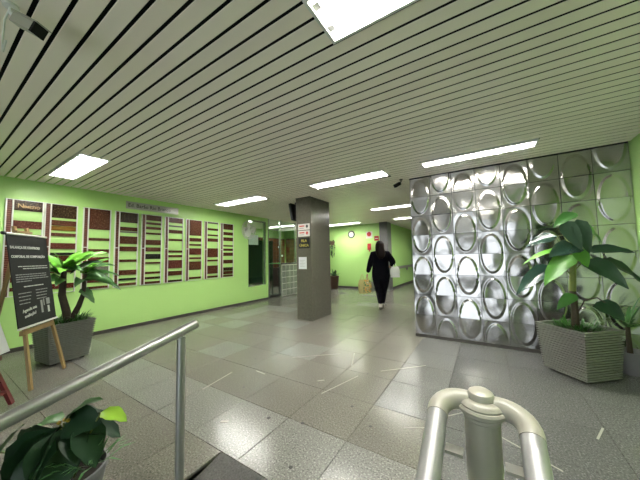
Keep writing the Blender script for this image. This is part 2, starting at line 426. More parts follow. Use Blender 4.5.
# ------------------------------------------------------------------ pressed metal wall
wc = struct(MB().box(-.953, XR - .003, YM + .012, YM + .16, 0, 2.5).build('wall_center', M['dark_metal']))
PW = .2935
N = 28
def panel_mesh(upper, depth, tilt):
    """a pressed sheet with one half of a tall oval boss; the flat side of the half oval lies on the seam"""
    b = MB(); g = .0022; w = PW - 2 * g
    vs_, fs = [], []
    for j in range(N + 1):
        for i in range(N + 1):
            x = -w / 2 + w * i / N; z = -w / 2 + w * j / N
            zz = (z + w / 2) if upper else (w / 2 - z)             # distance from the seam carrying the oval's waist
            rr = math.sqrt((x / .127) ** 2 + (zz / .262) ** 2)
            h = 0.0
            if rr < 1:
                e = min(1, (1 - rr) / .10); e = e * e * (3 - 2 * e)  # rim shoulder, then a dished face
                h = e * (.005 + depth * (1 - zz / .262) + tilt * .008 * (1 - rr * rr) + .004 * rr ** 4)
            else:
                h = .003 * min(1, (rr - 1) / .3)
            vs_.append((x, -h, z))
    for j in range(N):
        for i in range(N): a = j * (N + 1) + i; fs.append((a, a + 1, a + N + 2, a + N + 1))
    # returned edges
    o = len(vs_)
    ring = [i for i in range(N + 1)] + [j * (N + 1) + N for j in range(1, N + 1)] + [N * (N + 1) + i for i in range(N - 1, -1, -1)] + [j * (N + 1) for j in range(N - 1, 0, -1)]
    for r_ in ring: vs_.append((vs_[r_][0], .011, vs_[r_][2]))
    L = len(ring)
    for q in range(L): fs.append((ring[q], ring[(q + 1) % L], o + (q + 1) % L, o + q))
    b.add(vs_, fs); return b.mesh('metal_panel', M['pressed'], True, 50)
variants = {(u, v): panel_mesh(u, *v) for u in (True, False) for v in ((.010, .6), (.004, -.8), (.016, 0.2), (-.004, 1.2))}
vkeys = sorted({v for _, v in variants})
for c in range(8):
    for r_ in range(8):
        upper = (c + r_) % 2 == 0
        o = link('metal_panel', variants[(upper, rnd.choice(vkeys))], wc)
        o.scale = (.290 / PW, 1, 1); o.location = (-.953 + .290 * (c + .5), YM, 2.392 - PW * (r_ + .5))
        o.rotation_euler = (R(rnd.uniform(-1.8, 1.8)), 0, R(rnd.uniform(-1.2, 1.2)))
struct(MB().box(-.953, XR - .003, YM - .004, YM + .012, 0, .044).build('baseboard_center', M['skirt']))

# ------------------------------------------------------------------ columns
def col(name, label, x0, x1, y0, y1, mat, joints):
    t = thing(name, label, 'column', ((x0 + x1) / 2, (y0 + y1) / 2, 0)); w, d = (x1 - x0) / 2, (y1 - y0) / 2
    zs = [0.0] + joints + [2.497]
    MB().box(-w + .012, w - .012, -d + .012, d - .012, 0, 2.497).build('core', M['grout'], t)
    for a, b_ in zip(zs, zs[1:]):
        MB().box(-w, w, -d, -d + .012, a + .001, b_ - .001).build('slab', M[mat], t)
        MB().box(-w, w, d - .012, d, a + .001, b_ - .001).build('slab', M[mat], t)
        MB().box(-w, -w + .012, -d + .0125, d - .0125, a + .001, b_ - .001).build('slab', M[mat], t)
        MB().box(w - .012, w, -d + .0125, d - .0125, a + .001, b_ - .001).build('slab', M[mat], t)
    return t
col('granite_column', 'square brown grey granite column in the middle of the hall with small signs', -3.20, -2.84, 4.15, 4.86, 'column', [1.22])
col('granite_pillar', 'blue grey stone pillar at the far corner behind the walking person', -3.155, -2.865, 8.90, 9.32, 'column_grey', [1.2])

# ------------------------------------------------------------------ ceiling lights
def light(x0, x1, y0, y1, label):
    t = thing('ceiling_light', label, 'ceiling light', ((x0 + x1) / 2, (y0 + y1) / 2, H), 0, 'recessed louvred ceiling lights')
    w, d = (x1 - x0) / 2, (y1 - y0) / 2; f = .016
    b = MB()
    b.box(-w, w, -d, -d + f, -.008, .07).box(-w, w, d - f, d, -.008, .07).box(-w, -w + f, -d + f, d - f, -.008, .07).box(w - f, w, -d + f, d - f, -.008, .07)
    b.build('frame', M['white'], t)
    MB().box(-w + f, w - f, -d + f, d - f, .062, .07).build('reflector', M['white'], t)
    for s in (-1, 1):
        tb = MB().tube([(-w + .05, s * d * .48, .035), (w - .05, s * d * .48, .035)], .015, 10).build('lamp_tube', M['glow'], t, True)
        for e in (-1, 1): MB().box(min(e * (w - .05), e * (w - f)), max(e * (w - .05), e * (w - f)), s * d * .48 - .018, s * d * .48 + .018, .012, .062).build('lamp_holder', M['white'], t)
    MB().box(-w + f, w - f, -.002, .002, .0, .045).build('louver_spine', M['white'], t)
    nb = 12
    for k in range(1, nb):
        x = -w + f + (2 * w - 2 * f) * k / nb
        MB().box(x - .0008, x + .0008, -d + f, d - f, -.002, .014).build('louver_blade', M['alu'], t)
    return t
for l in LIGHTS: light(*l)

# ------------------------------------------------------------------ directory boards on the left wall
BZ0, BZ1 = .75, 2.10
PL = [
    [(0,.11,'dark'),(.215,.30,'red'),(.36,.43,'brown'),(.50,.60,'brown'),(.66,.74,'red'),(.80,.86,'brown'),(.91,.95,'brown')],
    [(0,.155,'dark'),(.18,.245,'brown'),(.247,.30,'gold'),(.325,.365,'brown'),(.44,.51,'red'),(.55,.58,'black'),(.585,.675,'brown'),(.72,.78,'brown'),(.90,.96,'red')],
    [(0,.26,'brown'),(.365,.40,'brown'),(.505,.56,'brown'),(.605,.675,'red'),(.72,.83,'grey'),(.88,.92,'red'),(.965,.995,'brown')],
    [(0,.14,'dark'),(.20,.255,'brown'),(.258,.28,'grey'),(.325,.43,'brown'),(.465,.53,'brown'),(.64,.675,'brown'),(.78,.85,'brown'),(.89,.92,'black'),(.955,.99,'brown')],  # thin grey plate paints the highlight along the brown plate above it
    [(0,.08,'brown'),(.105,.14,'brown'),(.17,.21,'brown'),(.255,.285,'brown'),(.36,.435,'brown'),(.47,.53,'brown'),(.565,.64,'black'),(.68,.71,'brown'),(.82,.855,'brown'),(.895,.93,'dark'),(.96,.995,'brown')],
    [(0,.08,'brown'),(.12,.145,'grey'),(.19,.245,'brown'),(.33,.365,'brown'),(.51,.545,'brown'),(.58,.62,'brown'),(.66,.79,'red'),(.83,.90,'brown'),(.965,.998,'dark')],
    [(0,.26,'brown'),(.30,.36,'brown'),(.40,.43,'brown'),(.47,.58,'red'),(.62,.655,'brown'),(.69,.83,'brown'),(.945,.98,'brown')],
    [(0,.03,'grey'),(.11,.15,'brown'),(.22,.25,'brown'),(.29,.35,'brown'),(.465,.625,'brown'),(.665,.70,'brown'),(.77,.915,'brown'),(.95,.985,'brown')],
    [(0,.11,'brown'),(.155,.215,'brown'),(.255,.325,'brown'),(.40,.43,'brown'),(.465,.51,'brown'),(.54,.605,'brown'),(.675,.745,'brown'),(.815,.88,'dark'),(.883,.945,'brown'),(.955,.99,'brown')],
]
BY = [.665, 1.04, 1.48, 1.91, 2.33, 2.755, 3.198, 3.64, 4.075]
BE = [1.025, 1.405, 1.845, 2.27, 2.69, 3.13, 3.57, 4.01, 4.455]
BL = ['leftmost directory board, partly hidden by the black easel poster', 'second directory board from the left, with a gold plate near its top',
      'third directory board from the left, behind the potted palm leaves', 'fourth directory board from the left, under the left end of the wall sign',
      'fifth directory board, in the middle of the row of nine', 'sixth directory board from the left, under the right end of the wall sign',
      'seventh directory board from the left, with a large brown plate at the top', 'eighth directory board from the left, next to the last one',
      'last directory board of the row, nearest the wall fan']
cube = MB().box(-.5, .5, -.5, .5, -.5, .5)
plate_me = {k: cube.mesh('name_plate', M['plate_' + k]) for k in ('brown', 'dark', 'red', 'gold', 'black', 'grey')}
rail_me = cube.mesh('rail', M['alu']); strip_me = None
for i, (y0, y1) in enumerate(zip(BY, BE)):
    t = thing('directory_board', BL[i], 'directory board', (XL, y0, BZ0), 0, 'directory boards along the green wall')
    W = y1 - y0; hh = BZ1 - BZ0
    sw = .055
    MB().box(.002, .012, .004, sw, 0, hh).build('number_strip', M['number'], t)
    def scaled(name, me, x, y, z, sx, sy, sz):
        o = link(name, me, t); o.location = (x, y, z); o.scale = (sx, sy, sz); return o
    for yy in (0, sw + .006, W - .006): scaled('rail', rail_me, .011, yy, hh / 2, .022, .015, hh)
    scaled('cross_rail', rail_me, .010, W / 2, hh - .004, .020, W, .008); scaled('cross_rail', rail_me, .010, W / 2, .004, .020, W, .008)
    scaled('joint_clip', rail_me, .0135, (sw + .006) / 2, hh * .515, .012, sw + .012, .012)
    ya, yb = sw + .014, W - .014
    for (a, b_, kd) in PL[i]:
        o = scaled('name_plate', plate_me[kd], .012, (ya + yb) / 2, hh - .006 - (a + b_) / 2 * (hh - .012), .010, yb - ya, (b_ - a) * (hh - .012) - .003)
        if i == 0 and a == 0:
            o['label'] = 'dark plate with gold lettering'
            for tx, sz, yy in (('N', .085, .0), ('IMEZIO', .05, .06)):
                q = link('lettering', text_mesh(tx, sz, M['ink_gold'], bold=.001), t); q.rotation_euler = (R(90), 0, R(90)); q.location = (.0178, ya + .03 + yy, hh - .112)
# wall sign
t = thing('wall_sign', 'long brushed metal building name sign above the directory boards', 'sign', (XL, 2.065, 2.17), 0)
MB().box(.002, .012, 0, .955, 0, .135).build('sign_plate', M['sign_steel'], t, bevel=.002)
o = link('lettering', text_mesh('Ed. Barão Rio Branco', .098, M['ink_dark'], bold=.0008), t); o.rotation_euler = (R(90), 0, R(90)); o.location = (.0135, .03, .036); o.scale = (.9, 1, 1)

# ------------------------------------------------------------------ glazed office on the left
w1 = struct(link('window_1', None))
def fr(parent, name, mat, *q, **kw): return MB().box(*q).build(name, M[mat], parent, **kw)
for q in ((XL - .10, XL - .02, WY0, WY0 + .03, WZ0, WZ1), (XL - .10, XL - .02, WY1 - .03, WY1, WZ0, WZ1), (XL - .10, XL - .02, WY0 + .03, WY1 - .03, WZ0, WZ0 + .03), (XL - .10, XL - .02, WY0 + .03, WY1 - .03, WZ1 - .03, WZ1)):
    fr(w1, 'frame_bar', 'chrome', *q)
fr(w1, 'pane', 'glass', XL - .064, XL - .056, WY0 + .03, WY1 - .03, WZ0 + .03, WZ1 - .03)
d1 = struct(link('door_1', None))
for q in ((XL - .07, XL - .01, 5.745, 5.785, 0, 2.49), (XL - .07, XL - .01, 6.30, 6.345, 0, 2.49)): fr(d1, 'jamb', 'chrome', *q)
for q in ((XL - .06, XL - .02, 5.79, 5.825, .01, 1.03), (XL - .06, XL - .02, 6.265, 6.298, .01, 1.03), (XL - .06, XL - .02, 5.825, 6.265, .01, .09)): fr(d1, 'door_stile', 'dark_metal', *q)
fr(d1, 'door_stile', 'door_green', XL - .06, XL - .02, 5.79, 6.298, 1.03, 1.06)
fr(d1, 'pane', 'glass', XL - .044, XL - .036, 5.825, 6.265, .09, 1.03)
fr(d1, 'pane', 'glass', XL - .044, XL - .036, 5.787, 6.298, 1.065, 2.49)
MB().tube([(XL - .01, 6.20, .92), (XL + .03, 6.20, .92), (XL + .03, 6.20, 1.0), (XL - .01, 6.20, 1.0)], .008, 8).build('door_handle', M['chrome'], d1, True)
gb = thing('glass_block_counter', 'low grey glass block wall with dark ledge left of the granite column', 'counter', (XL - .10, 6.35, 0))
MB().box(.015, .105, 0, 2.70, 0, 1.0).build('core', M['mortar'], gb)
blk = MB().box(-.004, .004, -.086, .086, -.086, .086).mesh('glass_block', M['block'])
for i in range(13):
    for j in range(5):
        o = link('glass_block', blk, gb); o.location = (.106, .10 + i * .2, .10 + j * .195)
MB().box(0, .13, 0, 2.70, 1.0, 1.045).build('ledge', M['dark_metal'], gb, bevel=.004)
w2 = struct(link('window_2', None))
for y in (7.10, 7.9, 8.7): fr(w2, 'mullion', 'chrome', XL - .07, XL - .02, y, y + .035, 1.047, 2.49)
for a, b_ in ((6.348, 7.10), (7.135, 7.9), (7.935, 8.7), (8.735, 9.06)): fr(w2, 'pane', 'glass', XL - .049, XL - .041, a, b_, 1.047, 2.49)
# things inside the office
nb_ = thing('notice_board', 'dark green notice panel with faint lines behind the office window', 'notice board', (XL - .55, 5.05, 0))
MB().box(-.02, .02, 0, 1.45, .45, 1.78).build('panel', M['letter_green'], nb_, bevel=.003)
MB().box(-.025, .025, -.03, 0, 0, 1.80).build('upright', M['dark_metal'], nb_); MB().box(-.025, .025, 1.45, 1.48, 0, 1.80).build('upright', M['dark_metal'], nb_)
tag(MB().box(0, .004, 0, .42, 0, .30).build('paper_sheet', M['paper'], None, loc=(XL - .52, 5.42, 1.79 - .16)), 'pale paper sheet behind the office window above the dark notice panel', 'paper')
def cabinet(x, y, rot, W, label):
    t = thing('pigeonhole_cabinet', label, 'cabinet', (x, y, 0), rot, 'wooden pigeonhole cabinets in the office'); hh = 1.22; zb = .80
    MB().box(0, .02, 0, W, zb, zb + hh).build('back_panel', M['cabinet'], t)
    n_ = max(2, round(W / .17))
    for k in range(n_ + 1): MB().box(.021, .30, W * k / n_ - .010, W * k / n_ + .010, zb, zb + hh).build('divider', M['cabinet_edge'], t)
    for k in range(8): MB().box(.021, .29, .016, W - .016, zb + hh * k / 7 - .008, zb + hh * k / 7 + .008).build('shelf', M['cabinet'], t)
    MB().box(0, .28, .02, W - .02, 0, zb - .012).build('plinth', M['cabinet'], t)
cabinet(-7.68, 6.95, 0, .85, 'brown pigeonhole cabinet in the office nearest the dark notice panel')
cabinet(-7.68, 7.86, 0, .85, 'brown pigeonhole cabinet in the office in the far left corner')
cabinet(-7.33, 9.07, R(-90), 1.62, 'long brown pigeonhole cabinet on the office end wall beside the granite column')
for (y, z, w, lb) in ((7.45, 1.38, .12, 'small white card in the office cabinet near the window mullion'), (8.30, 1.62, .10, 'small white card high in the corner office cabinet'), (8.45, 1.26, .14, 'small white card low in the corner office cabinet')):
    tag(MB().box(0, .004, 0, w, 0, .08).build('card', M['paper'], None, loc=(-7.374, y, z)), lb, 'card')

# wall fan
t = thing('wall_fan', 'round grey wall fan with wire cage beside the office window', 'fan', (XL, 4.86, 1.98))
MB().box(0, .03, -.05, .05, -.10, .08).build('wall_plate', M['white'], t, bevel=.006)
MB().tube([(.03, 0, 0), (.10, 0, -.02), (.16, -.02, 0)], .018, 8).build('arm', M['dark_metal'], t, True)
head = link('fan_head', None, t); head.location = (.20, -.05, .0); head.rotation_euler = (0, R(6), R(8))
MB().lathe([(.03, -.10), (.06, -.09), (.065, -.02), (.05, 0)], 14, axis='x').build('motor', M['white'], head, True)
for a in range(3):
    b = MB(); vs_ = []
    for q in range(6):
        r0 = .04 + .18 * q / 5; hwid = .03 + .055 * math.sin(math.pi * (q + .6) / 6.4)
        for s in (-1, 1):
            an = 2 * math.pi * a / 3 + s * hwid / max(r0, .07); vs_.append((.035 + s * .018, r0 * math.cos(an), r0 * math.sin(an)))
    b.add(vs_ + [(x + .003, y, z) for x, y, z in vs_], [(2 * q, 2 * q + 1, 2 * q + 3, 2 * q + 2) for q in range(5)] + [(12 + 2 * q, 14 + 2 * q, 15 + 2 * q, 13 + 2 * q) for q in range(5)])
    b.build('blade', M['white'], head, True)
b = MB()
for rr_, xx in ((.25, .03), (.245, -.02), (.20, .075), (.14, .09), (.07, .095), (.19, -.06)):
    b.tube([(xx, rr_ * math.cos(2 * math.pi * k / 28), rr_ * math.sin(2 * math.pi * k / 28)) for k in range(29)], .006 if rr_ > .22 else .003, 5)
for k in range(30):
    a = 2 * math.pi * k / 30; c_, s_ = math.cos(a), math.sin(a)
    b.tube([(.097, .03 * c_, .03 * s_), (.085, .16 * c_, .16 * s_), (.06, .22 * c_, .22 * s_), (.03, .25 * c_, .25 * s_), (-.02, .245 * c_, .245 * s_), (-.07, .16 * c_, .16 * s_), (-.085, .06 * c_, .06 * s_)], .0028, 4)
b.build('cage', M['alu'], head, True)

# ------------------------------------------------------------------ signs on the granite column
def col_sign(name, label, cat, x0, x1, z0, z1, mat):
    t = thing(name, label, cat, (x0, 4.15, z0)); MB().box(0, x1 - x0, -.006, -.001, 0, z1 - z0).build('plate', M[mat], t); return t, x1 - x0, z1 - z0
for z0, z1, lb, ink in ((1.755, 1.875, 'upper small white sign with red letters and dark mark on the column', 'ink_dark'), (1.625, 1.74, 'lower small white sign with a red mark on the column', 'ink_red')):
    t, w, h = col_sign('column_sign', lb, 'sign', -3.15, -2.872, z0, z1, 'sign_white')
    MB().box(.03, w * .55, -.0075, -.0062, h * .55, h * .75).build('print', M['ink_red'], t)
    MB().box(.03, w * .50, -.0075, -.0062, h * .22, h * .36).build('print', M['ink_grey'], t)
    c = w * .78
    MB().add([(c - .03, -.0075, h * .55), (c, -.0075, h * .2), (c + .03, -.0075, h * .55), (c + .014, -.0075, h * .82), (c - .014, -.0075, h * .82),
              (c - .03, -.0062, h * .55), (c, -.0062, h * .2), (c + .03, -.0062, h * .55), (c + .014, -.0062, h * .82), (c - .014, -.0062, h * .82)],
             [(0, 1, 2, 3, 4), (9, 8, 7, 6, 5)] + [(k, (k + 1) % 5, 5 + (k + 1) % 5, 5 + k) for k in range(5)]).build('emblem', M[ink], t)
t, w, h = col_sign('queue_sign', 'black sign with yellow letters on the granite column', 'sign', -3.145, -2.875, 1.39, 1.60, 'black')
for k, s in enumerate(('FILA', 'ÚNICA')):
    o = link('lettering', text_mesh(s, .072, M['ink_yellow'], 'CENTER', .001), t); o.rotation_euler = (R(90), 0, 0); o.location = (w / 2, -.0075, .125 - .09 * k)
t, w, h = col_sign('taped_notice', 'white paper notice taped low on the granite column', 'paper', -3.145, -2.955, .985, 1.22, 'paper')
for k in range(5): MB().box(.03, w - .04 - .03 * (k % 2), -.0072, -.0062, h * (.2 + .13 * k), h * (.2 + .13 * k) + .006).build('print', M['ink_grey'], t)
# monitor hung left of the column
t = thing('hanging_monitor', 'black monitor hanging from the ceiling left of the granite column', 'monitor', (-3.42, 4.44, H))
MB().box(-.02, .02, -.02, .02, -.12, .0).build('hanger', M['dark_metal'], t)
o = MB().box(-.03, .03, -.26, .26, -.36, 0).build('screen_case', M['black'], t, bevel=.006); o.location = (0, 0, -.06); o.rotation_euler = (0, R(-10), R(6))
MB().box(-.032, -.0305, -.24, .24, -.34, -.02).build('screen', M['poster'], o)

# ------------------------------------------------------------------ things on the far wall
t = thing('wall_clock', 'round wall clock with dark rim on the far green wall', 'clock', (-4.335, YB, 2.055))
MB().lathe([(.02, -.002), (.135, -.004), (.145, -.02), (.135, -.038), (.105, -.04), (.10, -.028), (.02, -.027)], 28, axis='y').build('rim', M['dark_metal'], t, True)
MB().lathe([(.101, -.029), (.099, -.031)], 28, axis='y').build('dial', M['white'], t)
MB().bar((0, -.034, 0), (.03, -.034, .055), .008, .002).build('hand', M['ink_dark'], t); MB().bar((0, -.034, 0), (-.01, -.034, -.075), .006, .002).build('hand', M['ink_dark'], t)
t = thing('safety_sign', 'white sign with a red circle on the far green wall', 'sign', (-3.74, YB, 1.87))
MB().box(0, .25, -.008, -.002, 0, .25).build('plate', M['sign_white'], t)
MB().lathe([(.05, -.0085), (.085, -.0085), (.085, -.0105), (.05, -.0105)], 24, (.125, 0, .155), 'y').build('emblem', M['sign_red'], t)
MB().box(.03, .22, -.0095, -.0085, .02, .05).build('print', M['ink_white'], t)
t = thing('fire_sign', 'small red sign beside the pillar on the far green wall', 'sign', (-3.42, YB, 1.77))
MB().box(0, .17, -.008, -.002, 0, .17).build('plate', M['sign_red'], t); MB().box(.03, .14, -.0095, -.0085, .07, .095).build('print', M['ink_white'], t)
t = thing('fire_alarm', 'red fire alarm box below the white safety sign', 'alarm box', (-3.61, YB, 1.44))
MB().box(-.065, .065, -.07, 0, 0, .24).build('case', M['sign_red'], t, bevel=.01); MB().box(-.035, .035, -.076, -.0705, .08, .15).build('window', M['ink_red'], t); MB().tube([(0, -.03, 0), (0, -.03, -.06)], .02, 8).build('nozzle', M['ink_red'], t)
t = thing('wall_rail', 'grey handrail ledge along the far corridor wall', 'handrail', (-2.92, 9.34, .70))
MB().box(0, .08, 0, 6.5, 0, .10).build('ledge', M['tube_paint'], t, bevel=.01)
for k in range(4): MB().box(0, .06, .3 + 1.8 * k, .36 + 1.8 * k, -.10, -.002).build('bracket', M['tube_paint'], t)

# ------------------------------------------------------------------ security cameras
def cctv(name, label, mount, aim, scale, mats):
    t = thing(name, label, 'security camera', mount)
    a, d = Vector((0, 0, 0)), Vector(aim).normalized()
    MB().lathe([(.035 * scale, 0), (.035 * scale, -.015 * scale), (.012 * scale, -.02 * scale)], 12).build('mount', mats[0], t)
    e = Vector((0, 0, -.07 * scale)) + d * .05 * scale
    MB().tube([(0, 0, -.015 * scale), (0, 0, -.05 * scale), e], .009 * scale, 8).build('arm', mats[0], t, True)
    o = MB().box(-.032, .032, 0, .15, -.03, .03).build('housing', mats[1], t, bevel=.006); o.location = e; o.scale = (scale,) * 3
    o.rotation_euler = d.to_track_quat('Y', 'Z').to_euler()
    MB().box(-.038, .038, -.01, .178, .031, .037).build('sun_shield', mats[1], o)
    MB().box(-.034, .034, .1505, .166, -.032, .031).build('lens_hood', M['black'], o)
    return t
cam1 = cctv('security_camera', 'cream security camera hanging from the ceiling in the top left corner', (-1.785, .195, H), (.13, .075, -.085), .78, (M['white'], M['offwhite']))
MB().tube([(-.02, 0, -.004), (-.055, -.01, -.05), (-.06, -.012, -.16), (-.045, -.01, -.21), (-.03, -.005, -.16)], .004, 6).build('cable', M['white'], cam1, True)
cctv('security_camera', 'small dark security camera at the top corner of the pressed metal wall', (-1.06, 4.06, H), (-.35, -.8, -.45), .75, (M['dark_metal'], M['black']))

# ------------------------------------------------------------------ hand rails
t = thing('stair_handrail', 'brushed steel handrail on a single post at the left of the steps', 'handrail', (-1.42, .81, ramp_z(.81)))
hx, hy, hz = -1.42, .81, ramp_z(.81)
def loc(p): return (p[0] - hx, p[1] - hy, p[2] - hz)
rp = [loc((-1.42, .887, .848)), loc((-1.42, -.6, .848 - .25 * 1.487))]
MB().tube(rp, .0265, 20).build('rail', M['steel'], t, True)
ec = MB().lathe([(.002, 0), (.020, .001), (.0262, .005), (.0262, .012)], 20).build('end_cap', M['offwhite'], t, True).name
ec = bpy.data.objects[ec]; ec.rotation_euler = (R(104), 0, 0); ec.location = Vector(rp[0]) + Vector((0, .0115, .003))
MB().tube([(0, 0, .004), (0, 0, .80 - hz)], .0225, 18).build('post', M['steel'], t, True)
MB().lathe([(.05, 0), (.05, .006), (.03, .012)], 18, (0, 0, .004)).build('base_flange', M['steel'], t, True)
pz = ramp_z(.885) + .006
t = thing('stair_newel', 'cream painted newel post with double aluminium rails in the foreground', 'handrail', (-.033, .885, pz))
def ll(x, y, z): return (x + .033, y - .885, z - pz)
MB().tube([(0, 0, 0), (0, 0, .79 - pz)], .044, 32).build('post', M['offwhite'], t, True)
zc = .788 - pz
MB().lathe([(.044, zc - .034), (.0475, zc - .030), (.0475, zc - .022), (.051, zc - .019), (.060, zc - .012), (.061, zc - .003), (.057, zc + .003), (.0545, zc + .004), (.055, zc + .008), (.050, zc + .015), (.041, zc + .020), (.0335, zc + .021), (.0335, zc + .030), (.030, zc + .038), (.021, zc + .044), (.007, zc + .046)], 36).build('cap', M['offwhite'], t, True, angle=32)
MB().lathe([(.075, 0), (.075, .008), (.055, .014)], 28).build('base_flange', M['offwhite'], t, True)
for s, xt in ((-1, -.138), (1, .071)):
    zt = .793; pts = []
    ex = xt + .033; r_ = .06
    pts = [(s * .030, 0, zt - pz), (ex - s * r_, 0, zt - pz)]
    for k in range(1, 9):
        a = math.pi / 2 * k / 8; pts.append((ex - s * r_ + s * r_ * math.sin(a), -r_ + r_ * math.cos(a), zt - pz - .018 * (k / 8) ** 2))
    end = Vector(pts[-1]); dr = Vector((0, -1, -.44)).normalized()
    pts.append(tuple(end + dr * .012))
    MB().tube(pts, .0268, 22).build('elbow', M['offwhite'], t, True)
    st = end + dr * .008
    MB().tube([st, st + dr * 1.25], .0255, 22).build('rail', M['tube_paint'], t, True)
    bz = .665 - pz
    MB().box(min(s * .048, ex - s * .012), max(s * .048, ex - s * .012), -.055, -.020, bz - .004, bz + .004).build('bracket', M['offwhite'], t)
    MB().box(ex - .004, ex + .004, -.075, -.005, bz - .02, bz + .06).build('bracket_tab', M['offwhite'], t)

# ------------------------------------------------------------------ plants
def leaf(parent, base, tip, width, mat, sag=.12, fold=.25, roll=0.0, blunt=.45, name='leaf', stalk=0.0):
    """one leaf blade from base to tip: tapered outline, folded along the midrib, sagging in an arc"""
    a, b_ = Vector(base), Vector(tip); d = b_ - a; L = d.length; t_ = d.normalized()
    side = t_.cross(Vector((0, 0, 1)))
    if side.length < .15: side = t_.cross(Vector((0, 1, 0)))
    side.normalize(); side = Matrix.Rotation(roll, 3, t_) @ side; nrm = side.cross(t_).normalized()
    n_, vs_ = 7, []
    for i in range(n_ + 1):
        s = i / n_; p = a + d * s + Vector((0, 0, 1)) * sag * L * 4 * s * (1 - s) * .5
        if s < stalk: w = .012
        else:
            q = (s - stalk) / (1 - stalk); w = width * .5 * (math.sin(math.pi * min(1, q ** blunt * .98 + .02)) ** .75 if 0 < q < 1 else .03)
        lift = nrm * fold * w
        wav = nrm * .05 * width * math.sin(i * 2.3)
        vs_ += [p - side * w + lift + wav, p - side * w * .5 + lift * .42, p, p + side * w * .5 + lift * .42, p + side * w + lift - wav]
    k = len(vs_); th = nrm * -.0015
    fs = []
    for i in range(n_):
        for j in range(4):
            q = i * 5 + j; fs.append((q, q + 1, q + 6, q + 5)); fs.append((k + q, k + q + 5, k + q + 6, k + q + 1))
    mb = MB().add(vs_ + [v + th for v in vs_], fs)
    return mb.build(name, M[mat], parent, True, angle=None)
def ribbed_pot(parent, base, top, h, ridges, mat, rim=.02):
    b = MB(); rows = []
    for k in range(ridges):
        for f_, o_ in ((0.0, -.011), (.18, .004), (.62, .004), (.8, -.011)):
            z = h * (k + f_) / ridges; rows.append((z, (base + (top - base) * z / h) / 2 + o_))
    rows.append((h, top / 2 + .004)); rows.append((h + .012, top / 2 + .006)); rows.append((h + .012, top / 2 - rim)); rows.append((h - .05, top / 2 - rim - .004))
    vs_, fs = [], []
    for z, r_ in rows: vs_ += [(-r_, -r_, z), (r_, -r_, z), (r_, r_, z), (-r_, r_, z)]
    for i in range(len(rows) - 1):
        for j in range(4): fs.append((4 * i + j, 4 * i + (j + 1) % 4, 4 * i + 4 + (j + 1) % 4, 4 * i + 4 + j))
    fs.append((3, 2, 1, 0)); b.add(vs_, fs); o = b.build('pot', M[mat], parent); o.location = (0, 0, .02)
    for sx in (-1, 1):
        for sy in (-1, 1): MB().box(sx * base * .36 - .02, sx * base * .36 + .02, sy * base * .36 - .02, sy * base * .36 + .02, 0, .0195).build('foot', M['black'], parent)
    w = top / 2 - rim - .006
    MB().box(-w, w, -w, w, h - .05, h - .015).build('soil', M['soil'], parent)
def grass(parent, cx, cy, z, n_, spread, length, mat, seed, name='grass_tuft'):
    rr = random.Random(seed); b = MB()
    for _ in range(n_):
        a = rr.uniform(0, 2 * math.pi); r0 = spread * math.sqrt(rr.random()); L = length * rr.uniform(.5, 1.0); el = rr.uniform(.35, 1.2)
        p = Vector((cx + r0 * math.cos(a), cy + r0 * math.sin(a), z)); az = a + rr.uniform(-.7, .7); d = Vector((math.cos(az) * math.cos(el), math.sin(az) * math.cos(el), math.sin(el)))
        sd = d.cross(Vector((0, 0, 1))).normalized() * .006
        q = p + d * L * .55; e = p + d * L + Vector((0, 0, -.22 * L))
        b.add([p - sd * .6, p + sd * .6, q + sd, q - sd, e], [(0, 1, 2, 3), (3, 2, 4)])
    o = b.build(name, M[mat], parent); o['kind'] = 'stuff'; return o
def inv(rx, ry, rz_, rot):
    c_, s_ = math.cos(-rot), math.sin(-rot)
    def f(p): x, y = p[0] - rx, p[1] - ry; return (c_ * x - s_ * y, s_ * x + c_ * y, p[2] - rz_)
    return f

